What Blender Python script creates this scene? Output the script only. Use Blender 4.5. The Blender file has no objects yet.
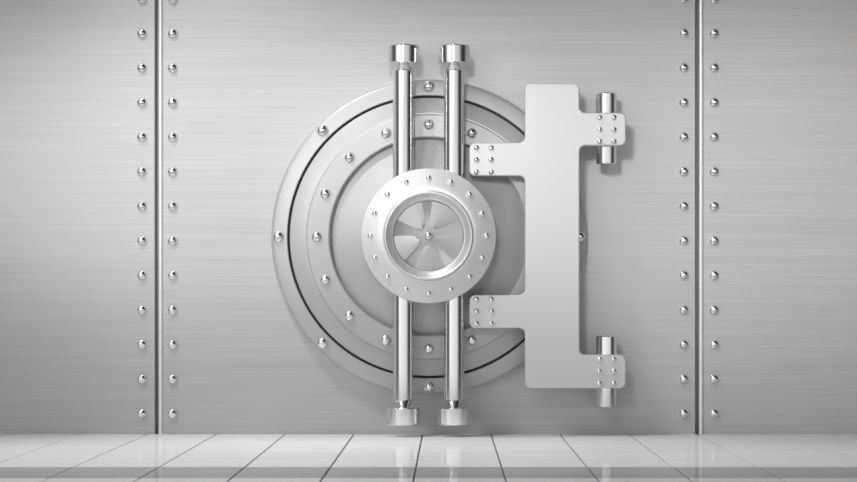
import bpy, bmesh, math, random
from math import sin, cos, pi, radians, sqrt
from mathutils import Vector

random.seed(4)
U = 0.0075            # metres for one picture pixel measured on the wall
D = 2400.0            # camera distance from the wall in the same unit
VX, VY, FY = 448.5, 301.0, 434.0     # vanishing point of the floor joints, foot of the wall
sc = bpy.context.scene
COL = sc.collection


SH = 9.0              # how far the whole door assembly stands off the wall


def at(px, py, d=0.0):
    k = kk(d)
    return Vector(((px - VX) * k * U, -d * U, (FY - VY + (VY - py) * k) * U))


def kk(d):
    return (D - d - SH) / D if d else 1.0


# ------------------------------------------------------------------ materials
def new_mat(name):
    m = bpy.data.materials.new(name)
    m.use_nodes = True
    nt = m.node_tree
    nt.nodes.clear()
    out = nt.nodes.new('ShaderNodeOutputMaterial')
    return m, nt, out


def grey(v):
    return (v, v, v, 1)


def brushed(name, base, metallic, rough, streak=0.06, scale=(0.5, 1, 45), aniso=0.0, spec=0.5, diff_rough=0.0):
    """brushed steel: streaks of slightly different polish, long in x and very thin in z"""
    m, nt, out = new_mat(name)
    N, L = nt.nodes, nt.links
    tc = N.new('ShaderNodeTexCoord')
    mp = N.new('ShaderNodeMapping'); mp.inputs['Scale'].default_value = scale
    L.new(tc.outputs['Object'], mp.inputs['Vector'])
    n1 = N.new('ShaderNodeTexNoise'); n1.inputs['Scale'].default_value = 1.0
    n1.inputs['Detail'].default_value = 6; n1.inputs['Roughness'].default_value = 0.65
    L.new(mp.outputs[0], n1.inputs['Vector'])
    mp2 = N.new('ShaderNodeMapping')
    mp2.inputs['Scale'].default_value = (scale[0] * 0.8, 1, scale[2] * 0.4)
    mp2.inputs['Location'].default_value = (7.3, 2.1, 4.4)
    L.new(tc.outputs['Object'], mp2.inputs['Vector'])
    n2 = N.new('ShaderNodeTexNoise'); n2.inputs['Scale'].default_value = 1.0
    n2.inputs['Detail'].default_value = 3
    L.new(mp2.outputs[0], n2.inputs['Vector'])
    a0 = N.new('ShaderNodeMath'); a0.operation = 'ADD'
    L.new(n1.outputs[0], a0.inputs[0]); L.new(n2.outputs[0], a0.inputs[1])
    # sparse longer scratches
    mp3 = N.new('ShaderNodeMapping')
    mp3.inputs['Scale'].default_value = (scale[0] * 2.2, 1, scale[2] * 2.1)
    mp3.inputs['Location'].default_value = (1.3, 5.1, 9.4)
    L.new(tc.outputs['Object'], mp3.inputs['Vector'])
    n3 = N.new('ShaderNodeTexNoise'); n3.inputs['Scale'].default_value = 1.0; n3.inputs['Detail'].default_value = 2
    L.new(mp3.outputs[0], n3.inputs['Vector'])
    m3 = N.new('ShaderNodeMapRange')
    m3.inputs['From Min'].default_value = 0.30; m3.inputs['From Max'].default_value = 0.42
    m3.inputs['To Min'].default_value = -0.45; m3.inputs['To Max'].default_value = 0.0
    L.new(n3.outputs[0], m3.inputs['Value'])
    a = N.new('ShaderNodeMath'); a.operation = 'ADD'
    L.new(a0.outputs[0], a.inputs[0]); L.new(m3.outputs[0], a.inputs[1])
    mr = N.new('ShaderNodeMapRange')
    mr.inputs['From Min'].default_value = 0.6; mr.inputs['From Max'].default_value = 1.4
    mr.inputs['To Min'].default_value = base * (1 - streak); mr.inputs['To Max'].default_value = base * (1 + streak)
    L.new(a.outputs[0], mr.inputs['Value'])
    cc = N.new('ShaderNodeCombineColor')
    for i in range(3):
        L.new(mr.outputs[0], cc.inputs[i])
    p = N.new('ShaderNodeBsdfPrincipled')
    L.new(cc.outputs[0], p.inputs['Base Color'])
    p.inputs['Metallic'].default_value = metallic
    p.inputs['Roughness'].default_value = rough
    p.inputs['Specular IOR Level'].default_value = spec
    L.new(p.outputs[0], out.inputs[0])
    return m


def plain(name, base, metallic, rough, spec=0.5):
    m, nt, out = new_mat(name)
    N, L = nt.nodes, nt.links
    tc = N.new('ShaderNodeTexCoord')
    n = N.new('ShaderNodeTexNoise'); n.inputs['Scale'].default_value = 60
    n.inputs['Detail'].default_value = 4
    L.new(tc.outputs['Object'], n.inputs['Vector'])
    mr = N.new('ShaderNodeMapRange')
    mr.inputs['To Min'].default_value = rough * 0.9; mr.inputs['To Max'].default_value = rough * 1.1
    L.new(n.outputs[0], mr.inputs['Value'])
    p = N.new('ShaderNodeBsdfPrincipled')
    p.inputs['Base Color'].default_value = grey(base)
    p.inputs['Metallic'].default_value = metallic
    p.inputs['Specular IOR Level'].default_value = spec
    L.new(mr.outputs[0], p.inputs['Roughness'])
    L.new(p.outputs[0], out.inputs[0])
    return m


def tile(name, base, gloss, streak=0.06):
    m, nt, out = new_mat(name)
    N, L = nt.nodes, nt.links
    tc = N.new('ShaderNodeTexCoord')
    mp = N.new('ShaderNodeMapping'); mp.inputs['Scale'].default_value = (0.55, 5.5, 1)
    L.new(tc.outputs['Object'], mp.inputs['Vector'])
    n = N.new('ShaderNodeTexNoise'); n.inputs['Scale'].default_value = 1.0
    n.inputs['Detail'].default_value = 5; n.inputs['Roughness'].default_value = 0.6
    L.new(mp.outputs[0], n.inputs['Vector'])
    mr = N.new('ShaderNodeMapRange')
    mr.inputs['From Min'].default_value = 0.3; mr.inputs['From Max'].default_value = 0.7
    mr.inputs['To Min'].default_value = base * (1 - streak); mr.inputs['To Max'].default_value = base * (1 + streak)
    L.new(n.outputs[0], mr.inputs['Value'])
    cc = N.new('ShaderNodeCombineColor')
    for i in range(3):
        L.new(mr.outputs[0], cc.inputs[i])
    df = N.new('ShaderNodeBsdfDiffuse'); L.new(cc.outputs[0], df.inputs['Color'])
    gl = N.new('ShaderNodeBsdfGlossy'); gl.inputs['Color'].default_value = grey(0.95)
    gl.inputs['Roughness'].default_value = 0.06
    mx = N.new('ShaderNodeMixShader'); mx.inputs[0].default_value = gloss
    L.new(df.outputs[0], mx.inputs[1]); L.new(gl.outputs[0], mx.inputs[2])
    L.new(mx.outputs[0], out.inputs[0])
    return m


M_WALL = brushed('brushed_wall_steel', 0.58, 0.35, 0.55, 0.10, (0.6, 1, 110))
M_SEAM_LIT = plain('seam_lit_side', 0.95, 0.35, 0.35)  # pale base colour carries the lit side of the seam
M_SEAM_SHADE = plain('seam_shaded_side', 0.30, 0.2, 0.7)  # dark base colour carries the shade in the seam
M_FRAME = plain('frame_steel', 0.52, 0.4, 0.5)
M_DOOR = plain('door_steel', 0.50, 0.35, 0.5)
M_CONE = plain('door_face_steel', 0.48, 0.40, 0.45)
M_HUB = plain('hub_steel', 0.70, 0.40, 0.42)
M_RIM = plain('rim_steel', 0.70, 0.6, 0.36)
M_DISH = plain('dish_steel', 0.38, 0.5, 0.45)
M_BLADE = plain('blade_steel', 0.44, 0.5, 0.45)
M_PLATE = plain('hinge_plate_steel', 0.68, 0.4, 0.5)
M_CHROME = plain('chrome', 0.90, 1.0, 0.11)
M_RIVET = plain('polished_rivet', 0.92, 1.0, 0.16)
M_DARK = plain('dark_gap', 0.05, 0.2, 0.6)
M_TILE = tile('pale_tile', 0.88, 0.25)
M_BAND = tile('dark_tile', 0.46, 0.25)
M_GROUT = plain('grout', 0.10, 0.0, 0.8)


# ------------------------------------------------------------------ mesh helpers
def link_mesh(name, bm, mats, parent=None, loc=(0, 0, 0), sharp=35, smooth=True):
    bmesh.ops.recalc_face_normals(bm, faces=bm.faces)
    me = bpy.data.meshes.new(name)
    bm.to_mesh(me); bm.free()
    if not isinstance(mats, (list, tuple)):
        mats = [mats]
    for m in mats:
        me.materials.append(m)
    if smooth:
        for p in me.polygons:
            p.use_smooth = True
        me.set_sharp_from_angle(angle=radians(sharp))
    o = bpy.data.objects.new(name, me)
    COL.objects.link(o)
    o.location = loc
    if parent:
        o.parent = parent
    return o


def lathe(profile, axis='d', seg=128, k=1.0):
    """profile: list of (radius, depth) in px units; axis 'd' = out of the wall, 'v' = vertical"""
    bm = bmesh.new()
    rings = []
    for r, h in profile:
        r *= U * k; h *= U
        if r < 1e-9:
            v = bm.verts.new((0, -h, 0) if axis == 'd' else (0, 0, h))
            rings.append([v])
        else:
            ring = []
            for i in range(seg):
                a = 2 * pi * i / seg
                ring.append(bm.verts.new((r * cos(a), -h, r * sin(a)) if axis == 'd' else (r * cos(a), r * sin(a), h)))
            rings.append(ring)
    for A, B in zip(rings, rings[1:]):
        if len(A) == 1 and len(B) == 1:
            continue
        for i in range(seg):
            j = (i + 1) % seg
            if len(A) == 1:
                bm.faces.new((A[0], B[i], B[j]))
            elif len(B) == 1:
                bm.faces.new((A[i], A[j], B[0]))
            else:
                bm.faces.new((A[i], A[j], B[j], B[i]))
    return bm


def closed_lathe(profile, axis='d', seg=128, k=1.0):
    return lathe(profile + [profile[0]], axis, seg, k) if False else _closed(profile, axis, seg, k)


def _closed(profile, axis, seg, k):
    bm = bmesh.new()
    n = len(profile)
    vs = []
    for i in range(seg):
        a = 2 * pi * i / seg
        row = []
        for r, h in profile:
            r *= U * k; h2 = h * U
            row.append(bm.verts.new((r * cos(a), -h2, r * sin(a)) if axis == 'd' else (r * cos(a), r * sin(a), h2)))
        vs.append(row)
    for i in range(seg):
        A, B = vs[i], vs[(i + 1) % seg]
        for j in range(n):
            l = (j + 1) % n
            bm.faces.new((A[j], A[l], B[l], B[j]))
    return bm


def rounded(points):
    """points: (x, y, radius) polygon in px (y down); returns a dense outline with arcs at the corners"""
    out = []
    n = len(points)
    for i in range(n):
        x, y, r = points[i]
        P = Vector((x, y)); A = Vector(points[i - 1][:2]); B = Vector(points[(i + 1) % n][:2])
        u = (A - P).normalized(); v = (B - P).normalized()
        if r <= 0:
            out.append(P); continue
        c = P + (u + v) * r            # right-angle corners
        a0 = math.atan2(*(P + u * r - c).yx); a1 = math.atan2(*(P + v * r - c).yx)
        da = (a1 - a0 + pi) % (2 * pi) - pi
        for s in range(9):
            a = a0 + da * s / 8
            out.append(c + Vector((cos(a), sin(a))) * r)
    return out


def offset_in(pts, b):
    n = len(pts)
    area = sum(pts[i].x * pts[(i + 1) % n].y - pts[(i + 1) % n].x * pts[i].y for i in range(n))
    s = 1 if area > 0 else -1
    res = []
    for i in range(n):
        e0 = pts[i] - pts[i - 1]; e1 = pts[(i + 1) % n] - pts[i]
        n0 = Vector((-e0.y, e0.x)).normalized() * s; n1 = Vector((-e1.y, e1.x)).normalized() * s
        m = n0 + n1
        m = m / max(m.dot(m) / 2, 1e-6)
        res.append(pts[i] + m * b)
    return res


def plate(outline, d0, d1, bev, origin, steps=3):
    """flat plate from an outline in picture px, between depths d0 (back) and d1 (front), rounded front edge"""
    bm = bmesh.new()
    k = kk(d1)

    def ring(pts, d):
        r = []
        for p in pts:
            w = Vector(((p.x - VX) * k * U, -d * U, (FY - VY + (VY - p.y) * k) * U)) - origin
            r.append(bm.verts.new(w))
        return r
    rings = [ring(outline, d0), ring(outline, d1 - bev)]
    for s in range(1, steps + 1):
        a = s / steps * pi / 2
        rings.append(ring(offset_in(outline, bev * (1 - cos(a))), d1 - bev + bev * sin(a)))
    n = len(outline)
    for A, B in zip(rings, rings[1:]):
        for i in range(n):
            j = (i + 1) % n
            bm.faces.new((A[i], A[j], B[j], B[i]))
    bm.faces.new(rings[0]); bm.faces.new(rings[-1])
    return bm


def box_bm(bm, x0, x1, y0, y1, z0, z1, mi=0):
    v = [bm.verts.new((x, y, z)) for x in (x0, x1) for y in (y0, y1) for z in (z0, z1)]
    for f in ((0, 1, 3, 2), (4, 6, 7, 5), (0, 4, 5, 1), (2, 3, 7, 6), (0, 2, 6, 4), (1, 5, 7, 3)):
        fc = bm.faces.new([v[i] for i in f]); fc.material_index = mi
    return bm


def thing(name, label, cat, loc, group=None):
    o = bpy.data.objects.new(name, None)
    COL.objects.link(o)
    o.location = loc
    o.empty_display_size = 0.1
    o['label'] = label; o['category'] = cat; o['kind'] = 'thing'
    if group:
        o['group'] = group
    return o


def copy_part(src, parent, loc):
    c = src.copy()
    COL.objects.link(c)
    c.parent = parent
    c.location = loc
    return c


def rivet_mesh(r, h):
    """a domed rivet head on a thin collar, base at the origin, pointing out of the wall"""
    prof = [(r * 1.0, -1.0), (r * 1.0, 0.25), (r * 0.97, 0.25 + h * 0.16)]
    for s in range(1, 9):
        a = pi / 2 * s / 8
        prof.append((r * 0.95 * cos(a), 0.25 + h * 0.16 + h * 0.84 * sin(a)))
    prof[-1] = (0, prof[-1][1])
    bm = lathe(prof, 'd', 28)
    return bm


def rivets(parent, spots, r, h, mat=M_RIVET):
    """spots: local positions in metres"""
    first = link_mesh('rivet', rivet_mesh(r, h), mat, parent, spots[0], sharp=60)
    for s in spots[1:]:
        copy_part(first, parent, s)


# ------------------------------------------------------------------ the wall
ROWS = [-1.2 + 34.57 * i for i in range(13)]
ZTOP = (FY + 160) * U


def wall_panel(name, x0, x1, rivet_x, bevel_l, bevel_r):
    org = at((x0 + x1) / 2, FY, 0)
    hx = (x1 - x0) / 2 * U
    b = 0.7 * U
    bm = bmesh.new()
    # cross-section seen from above, extruded upwards
    sec = [(-hx, 22 * U), (-hx, b if bevel_l else 0)]
    if bevel_l: sec.append((-hx + b, 0))
    sec.append((hx - b, 0) if bevel_r else (hx, 0))
    if bevel_r: sec.append((hx, b))
    sec.append((hx, 22 * U))
    lo = [bm.verts.new((x, y, -0.05)) for x, y in sec]
    hi = [bm.verts.new((x, y, ZTOP)) for x, y in sec]
    n = len(sec)
    for i in range(n):
        j = (i + 1) % n
        bm.faces.new((lo[i], lo[j], hi[j], hi[i]))
    bm.faces.new(lo); bm.faces.new(hi)
    o = link_mesh(name, bm, M_WALL, None, org, smooth=False)
    o['kind'] = 'structure'
    spots = [at(x, y, 0) - org for x in rivet_x for y in ROWS]
    rivets(o, spots, 5.2, 4.6)
    return o


wall_panel('wall_back', 162.6, 695.4, (172.4, 683.8), True, True)
wall_panel('wall_left', -420, 155.0, (141.9,), False, True)
wall_panel('wall_right', 703.0, 1280, (714.0,), True, False)


def seam(name, x0, x1):
    org = at((x0 + x1) / 2, FY, 0)
    h = (x1 - x0) / 2 * U
    bm = bmesh.new()
    c, rb = 1.75 * U, 2.05 * U      # shaded and lit groove sides, put into a dark slot and a pale bead
    sec = [(-h, 6 * U), (c - rb, 6 * U)] + [(c - rb * cos(pi * i / 12), 0.4 * U - rb * sin(pi * i / 12)) for i in range(13)] + [(h, 6 * U), (h, 16 * U), (-h, 16 * U)]
    lo = [bm.verts.new((x, y, -0.04)) for x, y in sec]
    hi = [bm.verts.new((x, y, ZTOP)) for x, y in sec]
    for i in range(len(sec)):
        j = (i + 1) % len(sec)
        f = bm.faces.new((lo[i], lo[j], hi[j], hi[i]))
        f.material_index = 0 if 2 <= i <= 13 else 1
    bm.faces.new(lo); bm.faces.new(hi)
    o = link_mesh(name, bm, [M_SEAM_LIT, M_SEAM_SHADE], None, org, sharp=40)
    o['kind'] = 'structure'


seam('trim_1', 155.0, 162.6)
seam('trim_2', 695.4, 703.0)

# ------------------------------------------------------------------ the floor
bm = bmesh.new()
PX = 68.7
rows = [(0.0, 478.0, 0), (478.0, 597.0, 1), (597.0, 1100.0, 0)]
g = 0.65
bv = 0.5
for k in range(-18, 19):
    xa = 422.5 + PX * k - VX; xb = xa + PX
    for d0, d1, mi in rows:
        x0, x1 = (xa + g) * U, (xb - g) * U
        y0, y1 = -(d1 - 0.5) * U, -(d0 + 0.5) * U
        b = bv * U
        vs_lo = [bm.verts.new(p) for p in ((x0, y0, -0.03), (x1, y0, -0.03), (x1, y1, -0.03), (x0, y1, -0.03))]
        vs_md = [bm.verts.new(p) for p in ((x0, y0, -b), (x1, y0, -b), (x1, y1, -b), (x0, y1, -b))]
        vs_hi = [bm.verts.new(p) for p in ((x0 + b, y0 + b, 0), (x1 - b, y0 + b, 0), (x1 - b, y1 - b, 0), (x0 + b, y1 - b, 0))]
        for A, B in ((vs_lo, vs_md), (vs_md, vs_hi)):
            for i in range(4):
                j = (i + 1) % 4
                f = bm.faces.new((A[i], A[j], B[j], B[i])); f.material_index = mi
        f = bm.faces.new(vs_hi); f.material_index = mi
box_bm(bm, (-18 * PX) * U, (18 * PX) * U, -1100 * U, 0, -0.08, -0.012, 2)
fl = link_mesh('floor', bm, [M_TILE, M_BAND, M_GROUT], None, (0, 0, 0), smooth=False)
fl['kind'] = 'structure'

# ------------------------------------------------------------------ door frame ring
CX, CY = 428.7, 236.5
CEN = at(CX, CY, 22); CEN.y = 0
OFF = Vector((CEN.x, -SH * U, CEN.z))
F = thing('vault_collar', 'large round steel collar ring with big rivets, on the wall around the vault door', 'collar', OFF)
fr = link_mesh('frame_ring', _closed([(141.2, -SH), (141.2, 9.3), (141.9, 10.0), (150, 9.0), (154.5, 7.6), (156.5, 6.4), (157.4, 5.0),
                                      (157.7, 3.0), (157.7, -SH)], 'd', 192, kk(6)), M_FRAME, F, sharp=11)


def polar(r, deg, d, k=1.0):
    a = radians(deg)
    return Vector((r * cos(a) * U * k, -d * U, r * sin(a) * U * k))


link_mesh('gap_shade', _closed([(139.5, -SH), (141.5, -SH), (141.5, 4.5), (139.5, 4.5)], 'd', 160, kk(6)), M_DARK, F, sharp=40)  # dark ring added to stand for the shade in the gap
rivets(fr, [polar(150.3, 45 * i, 8.8, kk(10)) for i in range(8)], 6.0, 5.2)

# ------------------------------------------------------------------ vault door
V = thing('vault', 'round steel vault door with central dial, two vertical locking bars and wide hinge plate',
          'vault door', OFF)
link_mesh('door_slab', lathe([(0, 0.3 - SH), (139.2, 0.3 - SH), (139.2, 8.2), (138.9, 8.9), (138.2, 9.2), (124, 12.8), (122.2, 12.9), (100, 12.9), (98.5, 10.0),
                              (92, 12.0), (66, 21.0), (50, 21.5), (0, 21.5)], 'd', 192, kk(10)), M_CONE, V, sharp=11)
band = link_mesh('ring_flange', _closed([(122.6, 12.0), (122.6, 15.6), (122.1, 16.6), (121.2, 17.0), (110, 17.8), (100.6, 18.2), (99.6, 17.8), (99.0, 16.8),
                                         (99.0, 11.0)], 'd', 192, kk(16)), M_DOOR, V, sharp=11)
rivets(band, [polar(112, 22.5 * i, 17.4, kk(18)) for i in range(16)], 5.4, 4.8)

# locking bars
RODD = 34.0
for px in (403.4, 453.9):
    k = kk(RODD)
    zc = CEN.z
    topz = at(px, 70.2, RODD).z - zc
    botz = at(px, 400.5, RODD).z - zc
    xx = at(px, 0, RODD).x - CEN.x
    R = 10.4 * k
    T, B = topz / U, botz / U
    prof = [(0, B), (R - 0.9, B), (R, B + 0.9), (R, T - 0.9), (R - 0.9, T), (0, T)]
    rod = link_mesh('locking_bar', lathe(prof, 'v', 64), M_CHROME, V, (xx, -RODD * U, 0), sharp=30)
    for s, e, y0, y1 in ((1, T, 45.6, 63.6), (-1, B, 407.4, 425.0)):
        z0 = (at(px, y0, RODD).z - zc) / U; z1 = (at(px, y1, RODD).z - zc) / U
        inner = z1 if s > 0 else z0
        outer = z0 if s > 0 else z1
        L_ = abs(inner - e)
        pr = [(8.6, e - s * 0.5), (9.2, e + s * 0.4), (8.6, e + s * L_ * 0.25), (6.2, e + s * L_ * 0.7), (6.0, e + s * L_ * 0.85), (7.4, inner + s * 0.5)]
        link_mesh('neck', lathe(pr, 'v', 48), M_CHROME, rod, (0, 0, 0), sharp=40)
        HR = 16.2 * k
        hp = [(0, inner), (HR - 0.9, inner), (HR, inner + s * 0.9), (HR, outer - s * 0.9), (HR - 0.9, outer), (0, outer)]
        link_mesh('bolt_head', lathe(hp, 'v', 64), M_CHROME, rod, (0, 0, 0), sharp=30)

# hub
link_mesh('hub_housing', lathe([(0, 18), (52, 18), (52, 45), (0, 45)], 'd', 96, 0.98), M_DARK, V, sharp=40)
hub = link_mesh('hub_plate', _closed([(36, 44), (66.8, 44), (67.8, 44.8), (67.8, 46.0), (67.2, 47.2), (65.6, 47.8), (62, 49.4), (56, 51.8), (51, 53.6), (48, 54.6), (45, 55.0), (36, 52)],
                                     'd', 160, kk(50)), M_HUB, V, sharp=40)
rivets(hub, [polar(58, 22.5 * i, 51.0, kk(52)) for i in range(16)], 2.9, 2.8)
link_mesh('rim_ring', _closed([(34.4, 45), (34.6, 50.4), (37.0, 52.4), (39.4, 54.8), (41.0, 56.8), (41.9, 58.2), (42.8, 58.8), (43.8, 58.6), (44.8, 57.4), (45.4, 55.6), (45.6, 50)],
                              'd', 128, kk(55)), M_RIM, V, sharp=60)
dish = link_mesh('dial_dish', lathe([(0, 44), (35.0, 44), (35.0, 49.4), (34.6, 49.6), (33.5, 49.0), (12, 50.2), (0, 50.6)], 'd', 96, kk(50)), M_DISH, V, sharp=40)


def leaf(c, half, lift, mat):
    """one blade of the dial: rounded towards the middle, its leading side raised"""
    bm = bmesh.new()
    NR, NA = 14, 14
    front, back = [], []
    for i in range(NR + 1):
        t = i / NR
        r = 8.5 + (33.6 - 8.5) * t
        w = half * min(1.0, sqrt(max(0.0, 1 - (1 - min(1, t * 2.6)) ** 2)) + 0.02)
        fr_, bk_ = [], []
        for j in range(NA + 1):
            s = j / NA * 2 - 1
            a = c + s * w
            base = 49.0 + (33.5 - r) * 0.055
            h = base + 0.7 + lift * (s * 0.5 + 0.5) * (0.45 + 0.55 * t) - 0.35 * s * s
            fr_.append(bm.verts.new(polar(r, a, h)))
            bk_.append(bm.verts.new(polar(r, a, base - 0.6)))
        front.append(fr_); back.append(bk_)
    for i in range(NR):
        for j in range(NA):
            bm.faces.new((front[i][j], front[i][j + 1], front[i + 1][j + 1], front[i + 1][j]))
            bm.faces.new((back[i][j], back[i + 1][j], back[i + 1][j + 1], back[i][j + 1]))
    for i in range(NR):
        bm.faces.new((front[i][0], front[i + 1][0], back[i + 1][0], back[i][0]))
        bm.faces.new((front[i][NA], back[i][NA], back[i + 1][NA], front[i + 1][NA]))
    for j in range(NA):
        bm.faces.new((front[0][j], back[0][j], back[0][j + 1], front[0][j + 1]))
        bm.faces.new((front[NR][j], front[NR][j + 1], back[NR][j + 1], back[NR][j]))
    return link_mesh('blade', bm, mat, dish, sharp=50)


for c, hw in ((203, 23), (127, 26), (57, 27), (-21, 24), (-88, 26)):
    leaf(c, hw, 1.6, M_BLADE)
link_mesh('center_boss', rivet_mesh(4.2, 4.2), M_RIVET, dish, (0.0, -50.4 * U, 0.0), sharp=60)

# hinge plate
PD0, PD1 = 29.0, 36.0
r = 6.0
outl = [(525, 83.3, r), (579.6, 83.3, r), (579.6, 112.6, r), (626, 112.6, r), (626, 145.6, r), (579.6, 145.6, r),
        (579.6, 354.8, r), (626, 354.8, r), (626, 388.4, r), (525, 388.4, r), (525, 328.2, r), (469.3, 328.2, r),
        (469.3, 294.9, r), (525, 294.9, r), (525, 176, r), (469.3, 176, r), (469.3, 142.8, r), (525, 142.8, r)]
hp = link_mesh('hinge_plate', plate(rounded(outl), PD0, PD1, 1.3, CEN), M_PLATE, V, sharp=10)
sp = []
for xs, ys in (((476.4, 491.2), (147.8, 159.6, 171.9)), ((476.4, 491.2), (299.5, 311.5, 323.5)),
               ((599.6, 613.9), (117.4, 129.6, 141.4)), ((599.4, 613.6), (359.3, 371.5, 383.4))):
    for x in xs:
        for y in ys:
            sp.append(at(x, y, PD1 + 1) - CEN - Vector((0, -1.1 * U, 0)))
rivets(hp, sp, 2.9, 2.8)
for ya, yb in ((147, 172), (299, 324)):
    link_mesh('hinge_mount', plate(rounded([(478, ya, 2), (516, ya, 2), (516, yb, 2), (478, yb, 2)]), 11, PD0 + 0.2, 0.1, CEN, 1), M_DOOR, V, sharp=30)

# hinge pins on the wall
for y0, y1, tab, lab in ((93.2, 164.4, (118, 140), 'upper chrome hinge pin right of the vault door, behind the top plate tab'),
                         (336.0, 407.2, (360, 383), 'lower chrome hinge pin right of the vault door, behind the bottom plate tab')):
    dd = 18.0
    P = at(606.4, y1, dd)
    T = thing('hinge_pin', lab, 'hinge', (P.x, -SH * U, P.z), 'hinge pins beside the vault door')
    Lh = (y1 - y0) * kk(dd)
    R = 10.2
    link_mesh('pin', lathe([(0, 0), (R - 0.8, 0), (R, 0.8), (R, Lh - 0.8), (R - 0.8, Lh), (0, Lh)], 'v', 64), M_CHROME, T, (0, -dd * U, 0), sharp=30)
    link_mesh('wall_mount', plate(rounded([(599, tab[0], 1), (614, tab[0], 1), (614, tab[1], 1), (599, tab[1], 1)]), -SH, 12, 0.1, Vector((P.x, 0, P.z)), 1),
              M_DOOR, T, sharp=30)

# ------------------------------------------------------------------ light
def area(name, loc, target, size, power, sy=None):
    l = bpy.data.lights.new(name, 'AREA')
    l.energy = power; l.size = size
    if sy:
        l.shape = 'RECTANGLE'; l.size_y = sy
    o = bpy.data.objects.new(name, l)
    COL.objects.link(o)
    o.location = loc
    o.rotation_euler = (Vector(target) - Vector(loc)).to_track_quat('-Z', 'Y').to_euler()
    return o


def spot(name, loc, target, angle, power, soft=0.3, wide=1.0):
    """a spot lamp out of view; 'wide' stretches its pool of light sideways"""
    l = bpy.data.lights.new(name, 'SPOT')
    l.energy = power; l.spot_size = radians(angle); l.spot_blend = 1.0; l.shadow_soft_size = soft
    o = bpy.data.objects.new(name, l)
    COL.objects.link(o)
    o.location = loc
    o.rotation_euler = (Vector(target) - Vector(loc)).to_track_quat('-Z', 'Y').to_euler()
    o.scale = (wide, 1, 1)
    return o


def lamp_at(px, py, d):
    p = at(px, py, 0); p.y = -d * U
    return p


spot('key_lamp', lamp_at(20, -480, 420), at(350, 290, 0), 44, 640, 0.35)
spot('left_wall_fill', lamp_at(0, 30, 850), at(175, 162, 0), 27, 580, 0.5, 2.0)  # added unseen lamp, makes the bright pool at the upper left
spot('wide_wall_fill', lamp_at(370, -110, 1000), at(730, 190, 0), 26, 850, 0.5, 2.4)  # unseen lamp added to brighten the hinge plate and right side
spot('right_wall_fill', lamp_at(850, -60, 900), at(800, 190, 0), 27, 230, 0.6, 1.3)  # extra unseen lamp that lifts the right panel
spot('floor_fill', lamp_at(220, -640, 170), lamp_at(235, 434, 390), 48, 1700, 0.8, 2.4)  # unseen lamp added to brighten the floor tiles

w = bpy.data.worlds.new('studio_world')
sc.world = w
w.use_nodes = True
nt = w.node_tree
nt.nodes.clear()
N, L = nt.nodes, nt.links


def mth(op, a, b=None, c=None, clamp=False):
    n = N.new('ShaderNodeMath'); n.operation = op; n.use_clamp = clamp
    for i, v in enumerate((a, b, c)):
        if v is None: continue
        if isinstance(v, (int, float)): n.inputs[i].default_value = v
        else: L.new(v, n.inputs[i])
    return n.outputs[0]


tc = N.new('ShaderNodeTexCoord')
sx = N.new('ShaderNodeSeparateXYZ')
L.new(tc.outputs['Generated'], sx.inputs[0])
X, Y, Z = sx.outputs
az = mth('ARCTAN2', X, mth('MULTIPLY', Y, -1.0))          # 0 = straight out from the door, + = to the right
azn = mth('MULTIPLY_ADD', az, 1 / (2 * pi), 0.5)          # 0..1
cr = N.new('ShaderNodeValToRGB')
L.new(azn, cr.inputs[0])
cr.color_ramp.interpolation = 'EASE'
stops = [(-180, .55), (-92, .50), (-80, .10), (-58, .10), (-45, 1), (35, 1), (48, .40), (60, .08), (82, .08), (92, .50), (180, .50)]  # bright and dark bands made up for the chrome to reflect
els = cr.color_ramp.elements
for i, (a, v) in enumerate(stops):
    p = (a + 180) / 360
    if i < 2:
        e = els[i]; e.position = p
    else:
        e = els.new(p)
    e.color = grey(v)
# less light from below and high above, more from the upper left
el = mth('ADD', mth('MULTIPLY_ADD', Z, 0.09, 0.04), mth('MULTIPLY', mth('EXPONENT', mth('MULTIPLY', mth('POWER', mth('DIVIDE', Z, 0.20), 2.0), -1.0)), 0.86))
sid = mth('MULTIPLY_ADD', X, -0.25, 1.0)
val = mth('MULTIPLY', mth('MULTIPLY', cr.outputs[0], el), sid)
# a broad bright patch added to the world light, high up on the left
bd = Vector((-0.55, -0.62, 0.60)).normalized()
dt = mth('ADD', mth('MULTIPLY', X, bd.x), mth('ADD', mth('MULTIPLY', Y, bd.y), mth('MULTIPLY', Z, bd.z)))
sm = N.new('ShaderNodeMapRange'); sm.interpolation_type = 'SMOOTHSTEP'
sm.inputs['From Min'].default_value = 0.80; sm.inputs['From Max'].default_value = 0.95
sm.inputs['To Max'].default_value = 0.7
L.new(dt, sm.inputs['Value'])
val = mth('ADD', val, sm.outputs[0])
bg = N.new('ShaderNodeBackground')
cc = N.new('ShaderNodeCombineColor')
for i in range(3):
    L.new(val, cc.inputs[i])
L.new(cc.outputs[0], bg.inputs[0])
bg.inputs[1].default_value = 1.0
ow = N.new('ShaderNodeOutputWorld')
L.new(bg.outputs[0], ow.inputs[0])

# ------------------------------------------------------------------ camera
cam = bpy.data.cameras.new('camera')
co = bpy.data.objects.new('camera', cam)
COL.objects.link(co)
co.location = (0, -D * U, (FY - VY) * U)
co.rotation_euler = (pi / 2, 0, 0)
cam.sensor_fit = 'HORIZONTAL'
cam.sensor_width = 36
cam.lens = 36 * D / 857
cam.shift_x = (428.5 - VX) / 857
cam.shift_y = (VY - 241.0) / 857
cam.clip_end = 200
sc.camera = co

vs = sc.view_settings
vs.view_transform = 'Standard'
vs.look = 'None'
vs.exposure = 0.0
vs.gamma = 1.0
vs.use_curve_mapping = False
